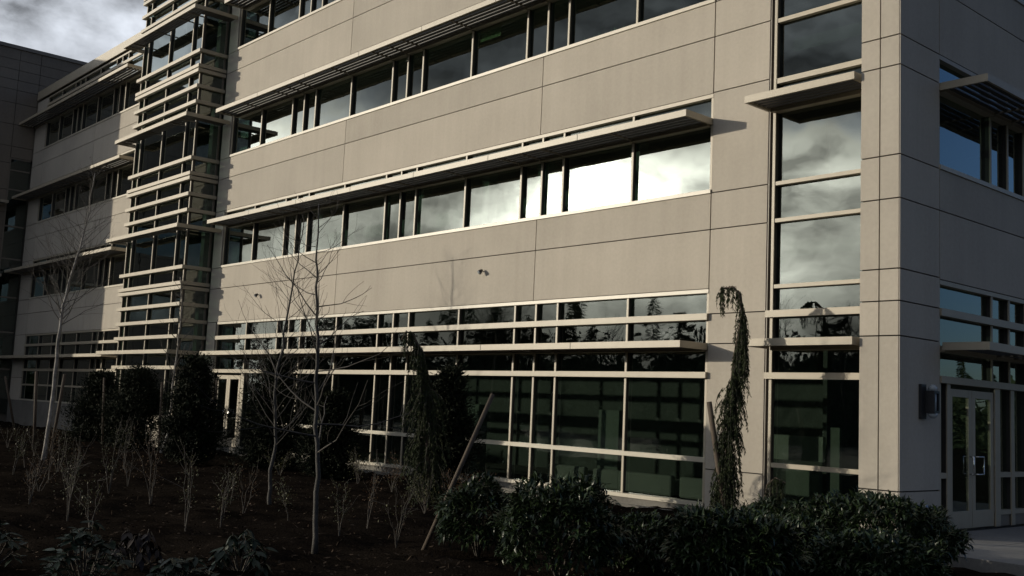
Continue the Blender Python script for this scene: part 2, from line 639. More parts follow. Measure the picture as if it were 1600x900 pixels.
def mullion_mesh(o):
    """unit mullion: light cap strip in front of a body with side shade painted in as near black"""
    if o not in _mull:
        me = bpy.data.meshes.new('mullion_' + o)
        V, P, mi = [], [], []
        for (w, a, b, m) in ((.5, .26, .5, 0), (.40, -.5, .26, 1)):
            k = len(V)
            if o == 'f':
                V += [(x, -y, z) for x in (-w, w) for y in (b, a) for z in (-.5, .5)]
            else:
                V += [(x, y, z) for x in (a, b) for y in (-w, w) for z in (-.5, .5)]
            P += [tuple(k + i for i in f) for f in ((0, 1, 3, 2), (4, 6, 7, 5), (0, 4, 5, 1), (2, 3, 7, 6), (0, 2, 6, 4), (1, 5, 7, 3))]
            mi += [m] * 6
        me.from_pydata(V, [], P)
        me.materials.append(M['alu'])
        me.materials.append(M['side_shade'])
        me.polygons.foreach_set('material_index', mi)
        _mull[o] = me
    return _mull[o]


def mullion(F, u, z0, z1, w=.052, d0=-.12, d1=-.02, parent=B):
    x0, x1, y0, y1 = bounds(F, u - w / 2, u + w / 2, d0, d1)
    o = bpy.data.objects.new('mullion', mullion_mesh(F[2]))
    o.location = ((x0 + x1) / 2, (y0 + y1) / 2, (z0 + z1) / 2)
    o.scale = (x1 - x0, y1 - y0, z1 - z0)
    o.parent = parent
    col.objects.link(o)
    return o


def pane(F, u0, u1, z0, z1, mat='glass', d=-.115, parent=B):
    o = box('pane', mat, parent, F, u0 - .006, u1 + .006, d - .012, d, z0, z1)
    o.rotation_euler = (random.gauss(0, .0016), random.gauss(0, .0016), random.gauss(0, .0016))
    return o


def sunshade(F, u0, u1, z, depth=.82, h=.13, mods=(), end0=True, end1=True, parent=B, slats=5, d_in=-.05):
    """fascia with end plates, loose louvre blades and brackets"""
    L = [(u0, u1, depth - .045, depth, z - h, z)]
    if end0:
        L.append((u0, u0 + .05, d_in, depth - .047, z - h, z))
    if end1:
        L.append((u1 - .05, u1, d_in, depth - .047, z - h, z))
    sh = boxes('sunshade', 'alu', parent, F, L)
    step = (depth - .10) / slats
    for i in range(slats):
        dd = .045 + step * (i + .5)
        box('slat', 'slat_paint', sh, F, u0 + .053, u1 - .053, dd - .045, dd + .045, z - .09, z - .056)
    stops = [u0 + .053] + [q for q in mods if u0 + .1 < q < u1 - .1] + [u1 - .053]
    for a, b in zip(stops[:-1], stops[1:]):
        box('back_rail', 'alu', sh, F, a + .025, b - .025, -.105, .06, z - .155, z - .05)
    for m in mods:
        if u0 + .1 < m < u1 - .1:
            box('bracket', 'alu_dark', sh, F, m - .02, m + .02, d_in, depth - .05, z - h + .01, z - .088)
    # seams between the fascia lengths
    n = max(1, int(round((u1 - u0) / 2.83)))
    for i in range(1, n):
        x = u0 + (u1 - u0) * i / n
        box('fascia_seam', 'joint', sh, F, x - .006, x + .006, depth - .02, depth + .0025, z - h + .004, z - .004)
    return sh


def ribbon(F, us, sill, head, shade_z, shade_u, parent=B, d=0.0, wall_lo=None, rail=True, top_bars=()):
    """one storey of windows: panes, mullions, rails, sunshade"""
    ua, ub = us[0], us[-1]
    box('sill_rail', 'alu_light', parent, F, ua - .03, ub + .03, -.13, .03, sill - .005, sill + .07)
    box('head_rail', 'alu', parent, F, ua - .03, ub + .03, -.13, -.005, head - .075, head)
    for u in us:
        mullion(F, u, sill + .072, head - .077, parent=parent)
    for a, b in zip(us[:-1], us[1:]):
        pane(F, a + .034, b - .034, sill + .072, head - .077, parent=parent)
    for z0, z1 in top_bars:
        box('cross_bar', 'alu', parent, F, ua - .03, ub + .03, -.02 + .003, .06, z0, z1)
    if shade_z:
        sunshade(F, shade_u[0], shade_u[1], shade_z, mods=us, parent=parent)


MODS = [-24.97, -22.87, -20.82, -20.10, -19.40, -17.38, -15.25, -14.53, -13.82, -11.71, -9.60, -8.88, -8.17, -6.06, -3.97]
BANDX = [-25.72, -17.5, -8.96, -3.94]
# wall bands between the ribbons
for z0, zj, z1 in ((4.17, 5.34, S0), (8.08, 9.25, 9.98), (11.98, 13.13, 13.87), (16.7, 17.2, 17.9)):
    panels(FRONT, BANDX, [z0, zj, z1])
    backing(FRONT, -25.72, -3.94, z0, z1)
# narrow piers at the left end
for z0, z1 in ((-.3, 4.17), (6.07, 8.08), (9.98, 11.98), (13.87, 16.7)):
    panels(FRONT, [-25.72, -25.05], [z0, z1])
for k in range(3):
    s = [S0, 9.98, 13.87][k]
    hd = [8.08, 11.98, 16.7][k]
    z = [7.58, 11.46, 15.37][k]
    ribbon(FRONT, MODS, s, hd, z, (-24.62, -3.95), top_bars=() if k < 2 else ((16.2, 16.32),))
# fourth storey roof edge
box('roof_fascia', 'alu', B, FRONT, -25.7, .36, .0, .22, 17.92, 18.35)

# column between the ribbon and the corner strip
COLZ = [-.3, .71, 3.1, 3.68, 5.34, 6.07, 8.1, 9.25, 9.98, 11.98, 13.13, 13.87, 17.9]
panels(FRONT, [-3.935, -2.62], COLZ)
backing(FRONT, -3.935, -2.62, -.3, 17.9)
box('column_return', 'alu_dark', B, FRONT, -2.628, -2.60, -.30, -.015, -.3, 17.9)

# ground storey of the front
GM = MODS[2:]
ga, gb = -20.82, -3.97
box('sill_rail', 'alu_light', B, FRONT, -22.9, gb + .03, -.13, .03, .0, .075)
box('plinth', 'concrete_base', B, FRONT, -25.72, -2.62, -.2, -.005, -.36, -.008)
box('bed_edging', 'concrete_base', B, FRONT, -22.0, -4.2, .30, .38, -.3, -.10)
for i, u in enumerate(GM):
    for z0, z1 in ((.077, .83), (.925, 2.435), (2.555, 2.975), (3.12, 3.56), (3.69, 4.09)):
        mullion(FRONT, u, z0, z1)
for a, b in zip(GM[:-1], GM[1:]):
    for z0, z1 in ((.077, .83), (.925, 2.435), (2.555, 3.56), (3.69, 4.09)):
        pane(FRONT, a + .034, b - .034, z0, z1, 'glass_clear')
box('mid_rail', 'alu_light', B, FRONT, ga - .03, gb + .03, -.12, -.005, .832, .923)
box('cross_bar', 'alu', B, FRONT, -24.9, gb + .05, -.12, .07, 2.437, 2.553)
box('cross_bar', 'alu', B, FRONT, -24.9, gb + .05, -.12, .07, 3.562, 3.688)
box('head_rail', 'alu_light', B, FRONT, -24.95, gb + .03, -.13, .01, 4.092, 4.165)
for u in (-24.95, -22.87):
    for z0, z1 in ((2.555, 3.56), (3.69, 4.09)):
        mullion(FRONT, u, z0, z1)
for a, b in ((-24.95, -22.87), (-22.87, -20.82)):
    for z0, z1 in ((2.555, 3.56), (3.69, 4.09)):
        pane(FRONT, a + .034, b - .034, z0, z1, 'glass_clear')
pane(FRONT, -22.75, -20.85, .077, 2.435, 'glass_clear')
mullion(FRONT, -22.87, -.0, 2.435, w=.2)
mullion(FRONT, -24.95, -.0, 2.435)
sunshade(FRONT, -24.4, -3.95, 3.11, mods=MODS, slats=5, d_in=-.02)


def double_door(F, u0, u1, z1, parent, handle_u, mat='alu', hinge=False):
    """two leaves, each its own part"""
    um = (u0 + u1) / 2
    for a, b, hs in ((u0, um, 1), (um, u1, -1)):
        a += .006
        b -= .006
        d = boxes('door', mat, parent, F, [(a, a + .12, -.10, -.05, .012, z1), (b - .12, b, -.10, -.05, .012, z1),
                                       (a + .12, b - .12, -.099, -.051, z1 - .13, z1 - .001), (a + .12, b - .12, -.099, -.051, .013, .30)])
        p = box('pane', 'glass_clear', d, F, a + .12, b - .12, -.082, -.07, .30, z1 - .13)
        hu = b - .075 if hs == 1 else a + .075
        h = MB()
        x0, x1, y0, y1 = bounds(F, hu, hu, -.05, .03)
        def P(dd, zz, du=0):
            q = bounds(F, hu + du, hu + du, dd, dd)
            return (q[0], q[2], zz)
        s2 = -.0 if hs == 1 else .22
        h.tube([P(-.05, .92), P(.02, .92), P(.02, .92, s2), P(.02, 1.22, s2), P(.02, 1.22), P(-.05, 1.22)], .013, 8)
        h.build('handle', 'steel', d, True)
        if hinge:
            for zz in (.25, 1.05, 1.9):
                hu2 = a + .004 if hs == 1 else b - .004
                box('hinge', 'steel', d, F, hu2 - .012, hu2 + .012, -.048, -.03, zz, zz + .11)


double_door(FRONT, -24.75, -23.05, 2.36, B, 0)

# corner strip window
ST = [-2.50, -.36]
bars = [(.85, .93, .0), (2.437, 2.553, .06), (3.562, 3.688, .06), (4.10, 4.17, -.01), (5.33, 5.40, -.01), (6.03, 6.10, -.01), (7.98, 8.08, -.01), (9.17, 9.25, -.01), (9.93, 10.0, -.01), (11.9, 12.0, -.01), (13.8, 13.9, -.01)]
prev = .03
mullion(FRONT, ST[0], 0, 17.9, w=.055, d1=.0)
mullion(FRONT, ST[1] - .02, 0, 17.9, w=.05)
for z0, z1, dd in bars:
    box('cross_bar', 'alu', B, FRONT, ST[0] + .03 - (.12 if dd > 0.03 else 0), ST[1] - .047, -.12 if dd < .03 else .003, dd if dd > .03 else -.012, z0, z1)
    pane(FRONT, ST[0] + .03, ST[1] - .047, prev, z0 - .003, 'glass' if z0 > 3.6 else 'glass_clear')
    prev = z1 + .003
pane(FRONT, ST[0] + .03, ST[1] - .047, prev, 17.8)
sunshade(FRONT, -2.62, -.40, 7.58, .78, parent=B, slats=5, d_in=.02)
sunshade(FRONT, -2.55, -.40, 3.11, .78, parent=B, slats=5, d_in=.07)

# corner pier
CZ = [-.2, .67, 3.12, 3.68, 4.2, 5.35, 6.07, 7.57, 8.08, 9.25, 9.98, 11.98, 13.13, 13.87, 17.9]
PIERF = (0.0, -.66, 'f')
panels(PIERF, [-.345, .005, .352], CZ, d0=-.14)
SIDE = (0.36, 0.0, 's')
panels(SIDE, [-.662, .68], CZ, d0=-.16)
box('wall_core', 'joint', B, (0, 0, 'f'), -.32, .30, -.64, .615, -.2, 17.85)
box('wall_panel', 'concrete', B, (0, 0, 'f'), -.345, -.325, -.1, .515, -.2, 17.9)

# side elevation
SU = [.70, 2.70, 3.42, 4.13, 6.24, 8.35, 9.06, 9.77, 11.9]
for z0, zj, z1 in ((4.17, 5.35, S0), (8.08, 9.25, 9.98), (11.98, 13.13, 13.87), (16.7, 17.2, 17.9)):
    panels(SIDE, [.68, 9.2, 14.0], [z0, zj, z1])
    backing(SIDE, .68, 14.0, z0, z1)
for k in range(3):
    s = [S0, 9.98, 13.87][k]
    hd = [8.08, 11.98, 16.7][k]
    z = [7.58, 11.46, 15.37][k]
    ribbon(SIDE, SU, s, hd, z, (.70, 11.9))
# side entrance screen
for z0, z1 in ((2.437, 2.553), (3.562, 3.688)):
    box('cross_bar', 'alu', B, SIDE, .69, 11.9, -.12, .03, z0, z1)
box('head_rail', 'alu', B, SIDE, .69, 11.9, -.12, -.005, 4.09, 4.165)
for a, b in zip(SU[:-1], SU[1:]):
    for z0, z1 in ((2.555, 3.56), (3.69, 4.09)):
        pane(SIDE, a + .034, b - .034, z0, z1, 'glass_clear')
for u in SU:
    for z0, z1 in ((2.555, 3.56), (3.69, 4.09)):
        mullion(SIDE, u, z0, z1)
for u, w in ((.73, .06), (1.04, .12), (2.90, .2), (3.53, .14), (4.13, .065), (6.24, .065), (8.35, .065)):
    mullion(SIDE, u, .0, 2.435, w=w)
for a, b in ((.76, .98), (3.0, 3.46), (3.60, 4.10), (4.17, 6.2), (6.28, 8.31)):
    box('mid_rail', 'alu', B, SIDE, a, b, -.12, -.03, .86, .95)
    box('mid_rail', 'alu', B, SIDE, a, b, -.12, -.03, .20, .28)
    pane(SIDE, a, b, .955, 2.432, 'glass_clear')
    pane(SIDE, a, b, .285, .855, 'glass_clear')
    box('kick_panel', 'alu_dark', B, SIDE, a, b, -.11, -.06, .0, .196)
double_door(SIDE, 1.10, 2.80, 2.36, B, 0, hinge=True)
sunshade(SIDE, .70, 11.9, 3.11, mods=SU, slats=5, d_in=.035)

# ------------------------------------------------------------------ glazed stair bay
BX0, BX1, BY = -31.25, -25.85, .95        # bay glass lines (depth .95 in front of the wall)
BM = [-31.22, -30.73, -28.72, -26.71, -25.88]
BSIDE = (BX1, 0.0, 's')
BLEFT = (BX0, 0.0, 's')
fin_z = []
for k, s in enumerate((6.10, 9.96, 13.84, 17.72)):
    fin_z += [s, s - .555, s - .725, s - 1.29, s - 1.86]
    if k == 0:
        fin_z += [s - 2.41]
fin_z += [2.61]
shade_zs = [3.13, 7.42, 11.30, 15.14]
for zt in fin_z:
    boxes('fin', 'alu', B, FRONT, [(BX0 - .12, BX1 + .12, BY + .01, BY + .13, zt - .122, zt),
                                  (BX1 + .01, BX1 + .12, .02, BY + .008, zt - .122, zt),
                                  (BX0 - .12, BX0 - .01, -.40, BY + .008, zt - .122, zt)])
occ = sorted([(z - .122, z) for z in fin_z if z < 17.9])
zz = -.2
spans = []
for z0, z1 in occ:
    if z0 - zz > .05:
        spans.append((zz, z0))
    zz = z1
FB = (0.0, -BY, 'f')
for z0, z1 in spans:
    for u in BM:
        mullion(FB, u, z0 + .003, z1 - .003, w=.05, d0=-.10, d1=.005)
    for a, b in zip(BM[:-1], BM[1:]):
        box('pane', 'glass', B, FB, a + .032, b - .032, -.09, -.08, z0 + .003, z1 - .003)
    box('pane', 'glass', B, BSIDE, -BY + .08, -.1, -.03, -.02, z0 + .003, z1 - .003)
    box('pane', 'glass', B, BLEFT, -BY + .08, .3, .02, .03, z0 + .003, z1 - .003)
    box('mullion', 'alu_dark', B, BSIDE, -.098, -.02, -.06, .006, z0 + .003, z1 - .003)
for i, z in enumerate(shade_zs):
    L = [(BX0 - .30, BX1 + .72, 1.60, 1.645, z - .13, z), (BX1 + .67, BX1 + .72, .03, 1.598, z - .13, z), (BX0 - .30, BX0 - .25, .05, 1.598, z - .13, z)]
    sh = boxes('sunshade', 'alu', B, FRONT, L)
    for j in range(4):
        dd = 1.18 + j * .115
        box('slat', 'slat_paint', sh, FRONT, BX0 - .247, BX1 + .667, dd - .045, dd + .045, z - .095, z - .06)
    for j in range(4):
        dd = .17 + j * .12
        box('slat', 'slat_paint', sh, FRONT, BX1 + dd - .035, BX1 + dd + .035, .04, 1.13, z - .085, z - .06)
    for u in BM:
        box('bracket', 'alu_dark', sh, FRONT, u - .02, u + .02, BY + .01, 1.598, z - .125, z - .088)
box('bay_pier', 'concrete', B, FRONT, BX0 - .02, BX0 + .3, -1.2, .5, -.3, 17.8)
box('bay_floor', 'inner_dark', B, FRONT, BX0 + .32, BX1 - .05, -3.4, .84, 5.42, 5.52)
box('bay_floor', 'inner_dark', B, FRONT, BX0 + .32, BX1 - .05, -3.4, .84, 9.28, 9.38)
box('bay_floor', 'inner_dark', B, FRONT, BX0 + .32, BX1 - .05, -3.4, .84, 13.16, 13.26)
box('bay_roof', 'concrete', B, FRONT, BX0, BX1, -3.4, .84, 17.9, 18.0)
box('interior_wall', 'inner_dark', B, (BX0 + .36, 0, 's'), -.80, 3.4, -.05, 0, -.2, 17.8)
for z0, z1 in ((-.2, 5.3), (5.6, 9.2), (9.5, 13.1), (13.3, 17.4)):
    box('interior_column', 'inner_green', B, FRONT, -28.4, -28.1, -1.0, -.75, z0, z1)
    box('interior_column', 'inner_green', B, FRONT, -26.35, -26.15, -.55, -.35, z0, z1)
box('interior_wall', 'inner', B, FRONT, BX0, -25.1, -3.5, -3.42, -.3, 18)

# ------------------------------------------------------------------ left part of the facade beyond the bay
LEFT = (0.0, 0.46, 'f')
LM = [-47.18, -45.22, -43.30, -42.63, -41.95, -40.0, -38.03, -37.35, -36.67, -34.72]
for z0, zj, z1 in ((4.27, 5.34, S0), (8.08, 9.25, 9.98), (11.98, 13.13, 13.87)):
    panels(LEFT, [-47.24, -40.0, -34.65, -31.3] if z0 > 9 else [-47.24, -39.2, -34.65, -31.3], [z0, zj, z1])
    backing(LEFT, -47.24, -31.3, z0, z1)
panels(LEFT, [-48.95, -47.24], [-.3, 2.1, 4.27, 5.34, 6.07, 8.08, 9.25, 9.98, 11.98, 13.13, 13.87, 16.65])
backing(LEFT, -48.95, -47.24, -.3, 16.65)
for z0, z1 in ((-.3, 4.27), (6.07, 8.08), (9.98, 11.98), (13.87, 16.65)):
    panels(LEFT, [-34.65, -31.3], [z0, z1])
for k in range(3):
    s = [S0, 9.98, 13.87][k]
    hd = [8.08, 11.98, 16.65][k]
    z = [7.58, 11.46, 15.40][k]
    ribbon(LEFT, LM, s, hd, z, (-49.0, -34.45), top_bars=() if k < 2 else ((16.12, 16.25),))
fa = boxes('roof_fascia', 'alu', B, LEFT, [(-48.9, -31.3, .0, .07, 16.74, 17.20)])
box('roof_slab', 'grey_panel', B, LEFT, -48.9, -31.3, -12, -.02, 16.9, 17.15)
box('plinth', 'concrete_base', B, LEFT, -48.95, -31.3, -.2, .02, -.36, .98)
box('sill_rail', 'alu_light', B, LEFT, -47.2, -34.7, -.13, .03, .985, 1.05)
for z0, z1 in ((1.72, 1.80),):
    box('mid_rail', 'alu', B, LEFT, -47.2, -34.7, -.12, -.005, z0, z1)
for z0, z1 in ((2.437, 2.553), (3.66, 3.78)):
    box('cross_bar', 'alu', B, LEFT, -47.2, -34.7, -.12, .06, z0, z1)
box('head_rail', 'alu', B, LEFT, -47.2, -34.7, -.12, -.005, 4.19, 4.265)
for u in LM:
    for z0, z1 in ((1.055, 1.715), (1.805, 2.435), (2.555, 3.655), (3.785, 4.185)):
        mullion(LEFT, u, z0, z1)
for a, b in zip(LM[:-1], LM[1:]):
    for z0, z1 in ((1.055, 1.715), (1.805, 2.435), (2.555, 3.655), (3.785, 4.185)):
        pane(LEFT, a + .034, b - .034, z0, z1, 'glass')
sunshade(LEFT, -48.9, -34.5, 3.16, mods=LM, slats=5, d_in=.065)

# ------------------------------------------------------------------ interior shell
for z in (-.02, 4.95, 8.85, 12.75):
    box('floor_slab', 'carpet', B, FRONT, -24.95, .10, -8.0, -.22, z - .25, z)
    box('floor_slab', 'carpet', B, LEFT, -48.5, -31.6, -8.0, -.22, z - .25, z)
for z in (4.15, 8.10, 12.0, 16.72):
    box('ceiling_board', 'inner', B, FRONT, -24.95, .10, -8.0, -.2, z, z + .06)
    box('ceiling_board', 'inner', B, LEFT, -48.5, -31.6, -8.0, -.2, z, z + .06)
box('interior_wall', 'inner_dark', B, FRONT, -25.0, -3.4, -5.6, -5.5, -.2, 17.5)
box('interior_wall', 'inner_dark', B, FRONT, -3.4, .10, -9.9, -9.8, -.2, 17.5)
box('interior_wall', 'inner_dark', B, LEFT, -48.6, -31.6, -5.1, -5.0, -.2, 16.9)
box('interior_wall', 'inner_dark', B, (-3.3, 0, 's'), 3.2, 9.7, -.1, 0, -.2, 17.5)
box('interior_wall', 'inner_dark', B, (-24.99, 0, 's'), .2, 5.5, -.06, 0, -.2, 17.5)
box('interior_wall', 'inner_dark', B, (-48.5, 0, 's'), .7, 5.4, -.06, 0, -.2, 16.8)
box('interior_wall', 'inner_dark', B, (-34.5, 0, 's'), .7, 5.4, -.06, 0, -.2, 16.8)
box('end_wall', 'concrete', B, (.36, 0, 's'), 14.0, 14.2, -26, 0, -.3, 17.9)
box('roof_slab', 'grey_panel', B, FRONT, -25.6, .3, -14, -.05, 17.55, 17.85)
for x in (-20.5, -16.5, -12.5, -8.5, -5.0):
    for y in (-1.6, -3.6):
        box('ceiling_light', 'inner_pale', B, FRONT, x, x + 1.2, y - .15, y + .15, 4.09, 4.147)
for z in (4.97, 8.87, 12.77):
    for x0, x1 in ((-24.6, -18.2), (-17.6, -11.4), (-10.8, -4.2)):
        box('interior_partition', 'inner', B, FRONT, x0, x1, -2.4, -2.3, z, z + 2.35)
for x, w in ((-7.9, .62), (-4.75, .4), (-12.6, .45)):
    box('interior_column', 'inner_green', B, FRONT, x, x + w, -1.5, -1.2, -.02, 1.75)
box('interior_board', 'inner_pale', B, FRONT, -4.1, -2.95, -2.6, -2.5, .90, 1.40)
box('interior_board', 'inner_pale', B, FRONT, -4.5, -4.2, -2.6, -2.5, .90, 1.40)
box('interior_column', 'inner_green', B, FRONT, -2.78, -2.58, -2.6, -2.5, -.02, 1.6)
box('interior_board', 'inner_green', B, FRONT, -4.0, -3.2, -2.9, -2.8, -.02, .72)
box('interior_wall', 'inner_dark', B, FRONT, -3.3, .2, -6.4, -6.3, -.02, 4.1)
box('interior_wall', 'inner_green', B, (-.7, 0, 's'), 1.2, 1.75, -.1, 0, -.02, 1.35)
for x in (-21, -17.2, -15.5, -12.6, -10.4, -7.3):
    box('interior_column', 'inner', B, FRONT, x, x + .3, -1.6, -1.3, 4.97, 8.0)

# ------------------------------------------------------------------ perpendicular wing at far left
W = thing('neighbouring_wing', 'dark grey panelled wing in shade at the left end of the facade', 'building', (-49.0, -.3, 0))
W.location = (0, 0, 0)
WF = (-49.02, 0.0, 's')
wz = [-.3, 1.2, 3.2, 5.3, 7.4, 9.2, 10.6, 11.8, 13.2, 14.1, 15.26, 16.39, 17.1, 17.63, 18.17, 18.71, 19.28]
panels(WF, [-11.6, -.62], wz[-7:], mat='grey_panel', parent=W, name='cladding_panel')
panels(WF, [-11.6, -8.4, -4.6, -.62], wz[:-6], mat='grey_panel', parent=W, name='cladding_panel')
box('wall_core', 'joint', W, WF, -11.6, -.62, -.24, -.045, -.3, 19.28)
box('coping', 'alu_dark', W, WF, -11.7, 3.5, -.3, .08, 19.285, 19.47)
box('wall_core', 'grey_panel', W, WF, -11.6, 3.4, -12.0, -.26, -.3, 19.28)
for z0, z1 in zip([.2, 2.5, 4.4, 6.2, 8.2, 9.9, 11.83, 12.85], [2.5, 4.4, 6.2, 8.2, 9.9, 11.83, 12.85, 13.46]):
    box('pane', 'glass', W, WF, -.56, .40, -.09, -.08, z0 + .04, z1 - .04)
    box('cross_bar', 'alu_dark', W, WF, -.6, .42, -.1, -.02, z1 - .035, z1 + .035)
box('mullion', 'alu_dark', W, WF, -.62, -.565, -.11, .01, -.2, 13.5)
panels(WF, [-.62, .44, 3.4], [13.5, 14.1, 15.26, 16.39, 17.1, 17.63, 18.17, 18.71, 19.28], mat='grey_panel', parent=W, name='cladding_panel')
for z in (7.3, 11.1):
    sunshade(WF, -11.2, -.7, z, parent=W, slats=4, d_in=.005)
    box('window_band', 'glass', W, WF, -11.2, -1.3, -.02, .006, z - 1.7, z - .16)

# ------------------------------------------------------------------ fittings on the building
def floodlight(x, z, label):
    t = thing('floodlight', label, 'floodlight', (x, 0, z), 'floodlights on the concrete band')
    b = MB()
    K = .48
    b.tube(np.array([(0, 0, .02), (0, -.10, .05), (0, -.16, .03)]) * K, .012, 8)
    b.build('arm', 'black', t, True)
    h = MB()
    a = np.array([(0, -.10, .10), (0, -.16, .06), (0, -.25, -.02), (0, -.30, -.07)]) * K
    h.tube(a, np.array([.04, .075, .11, .12]) * K, 14)
    h.build('lamp_shade', 'black', t, True)
    g = MB()
    g.tube(np.array([(0, -.302, -.072), (0, -.312, -.082)]) * K, np.array([.105, .10]) * K, 14)
    g.build('lens', 'lamp_glass', t, True)


floodlight(-10.79, 4.96, 'small black floodlight on the concrete band above the middle clerestory windows')
floodlight(-22.1, 4.95, 'small black floodlight behind the bare tree branches near the glazed bay')

t = thing('wall_lamp', 'black caged wall lamp on the shaded corner pier beside the entrance door', 'wall lamp', (.36, .10, 1.82))
LF = (0, 0, 's')
box('back_plate', 'black', t, LF, -.14, .02, .0, .05, .0, .56)
b = MB()
b.tube([(.14, .06, .10), (.14, .06, .46)], .055, 16)
b.build('diffuser', 'lamp_glass', t, True)
for zz, rr in (((.46, .52, .56), (.075, .07, .03)), ((.02, .06, .10), (.03, .07, .075))):
    b = MB()
    b.tube([(.14, .06, q) for q in zz], rr, 16)
    b.build('cap', 'lamp_glass', t, True)
boxes('cage', 'black', t, LF, [(-.03, .0, .051, .21, .1, .46), (.12, .15, .051, .21, .1, .46), (.0, .12, .19, .21, .42, .46), (.0, .12, .19, .21, .1, .14), (.0, .12, .051, .07, .1, .46)])

t = thing('bollard_light', 'low round metal bollard light poking above the hedge by the corner pier', 'bollard light', (.95, -1.0, -.02))
b = MB()
b.tube([(0, 0, 0), (0, 0, .46)], .05, 16)
b.build('post', 'black', t, True)
b = MB()
b.tube([(0, 0, .455), (0, 0, .53), (0, 0, .56), (0, 0, .575)], [.06, .06, .045, .015], 16)
b.build('cap', 'steel', t, True)

t = thing('notice_plate', 'small dark red notice with an orange mark behind the entrance door glass', 'notice', (-.69, 1.42, 1.15))
box('plate', 'sign_red', t, LF, -.1, .1, .0, .012, -.10, .10)
b = MB()
b.tube([(.016, -.03, .03), (.016, .0, -.03), (.016, .03, .03)], .008, 6)
b.build('mark', 'sign_orange', t)

tag(box('paper_sheet', 'paper', None, FRONT, -11.55, -10.75, -.155, -.15, 10.98, 11.36), 'pale green paper sheet taped inside a third floor window', 'paper')
for i in range(13):
    x = -8.0 + i * .15 + random.uniform(-.03, .03)
    if 5 < i < 7:
        x += .05
    h = random.uniform(.17, .27)
    o = box('book', 'book', None, FRONT, x, x + random.uniform(.03, .06), -.42, -.22, 9.98, 9.98 + h)
    o.rotation_euler.y = random.choice((0, 0, .25, .3))
    tag(o, 'thin pale book on the sill behind the third floor window', 'book', 'books along the third floor window sill')
for i, (x, w) in enumerate(((-9.1, 1.2), (-7.65, .8), (-6.9, 1.5), (-5.2, .75))):
    t = thing('lounge_chair', ['wide grey lounge seat behind the narrow ground floor panes', 'narrow grey lounge seat inside the second big pane from the concrete column', 'long grey lounge seat straddling the last tall mullion before the concrete column', 'small grey lounge seat inside nearest the concrete column'][i], 'lounge seat', (x, .95, -.02), 'grey lounge seats behind the ground floor glass')
    boxes('seat', 'fabric', t, (0, 0, 'f'), [(0, w, -.75, 0, .08, .36)], .04)
    boxes('backrest', 'fabric', t, (0, 0, 'f'), [(0, w, .0, .16, .05, .48)], .05)

tag(boxes('utility_box', 'concrete', None, (0, -1.35, 'f'), [(-26.2, -25.1, -.35, .35, -.2, .80), (-26.25, -25.05, -.4, .4, .80, .9)]), 'pale concrete utility box between the dark conifers', 'utility box')

# ------------------------------------------------------------------ trees
def branch(b, p0, d, length, r0, level, maxl, spread=.6, up=.25, seg=5, wob=.12, kids=4, sides=4):
    pts = [np.array(p0, float)]
    d = np.array(d, float)
    d /= np.linalg.norm(d)
    for i in range(seg):
        d = d + rng.normal(size=3) * wob + np.array([0, 0, up * .25])
        d /= np.linalg.norm(d)
        pts.append(pts[-1] + d * length / seg)
    rad = np.linspace(r0, max(r0 * .3, .0016), seg + 1)
    b.tube(pts, rad, sides, cap=False)
    if level < maxl:
        for k in range(kids):
            t = rng.uniform(.22, .95)
            i = min(int(t * seg), seg - 1)
            q = pts[i] + (pts[i + 1] - pts[i]) * (t * seg - i)
            dd = pts[i + 1] - pts[i]
            dd = dd / np.linalg.norm(dd)
            s = rng.normal(size=3)
            s -= dd * np.dot(s, dd)
            s /= np.linalg.norm(s)
            nd = dd * (1 - spread * .55) + s * spread + np.array([0, 0, up * .4])
            branch(b, q, nd, length * rng.uniform(.35, .6) * (1.1 - .4 * t), max(r0 * .5 * (1 - .5 * t), .0018), level + 1, maxl, spread, up, seg, wob, max(2, kids - 1), 3)


def bare_tree(label, pts, r0, r1, n_br, br_len, z_from, mat='bark', up=.35, spread=.6, maxl=2, kids=4, elev=(.1, .9), stake=None, rb=.45):
    pts = np.array(pts, float)
    base = pts[0].copy()
    t = thing('bare_tree', label, 'tree', tuple(base))
    P = pts - base
    # resample trunk
    s = np.linspace(0, len(P) - 1, 26)
    i = np.minimum(s.astype(int), len(P) - 2)
    Q = P[i] + (P[i + 1] - P[i]) * (s - i)[:, None]
    Q[1:-1] += rng.normal(size=(24, 3)) * (.012, .012, 0)
    rad = np.linspace(r0, r1, 26)
    rad[0] *= 1.35
    Q[0, 2] -= .08
    b = MB()
    b.tube(Q, rad, 10)
    b.build('trunk', mat, t, True)
    c = MB()
    for k in range(n_br):
        f = z_from + (1 - z_from) * (k + rng.uniform(0, 1)) / n_br
        j = min(int(f * 25), 24)
        q = Q[j] + (Q[j + 1] - Q[j]) * (f * 25 - j)
        a = k * 2.4 + rng.uniform(-.5, .5)
        e = rng.uniform(*elev)
        d = np.array([math.cos(a), math.sin(a), e])
        ln = br_len * (1.05 - .72 * (f - z_from) / (1 - z_from)) * rng.uniform(.7, 1.2)
        branch(c, q, d, ln, rad[j] * rb, 1, maxl, spread, up, kids=kids)
    c.build('branches', 'twig', t, stuff=True)
    return t


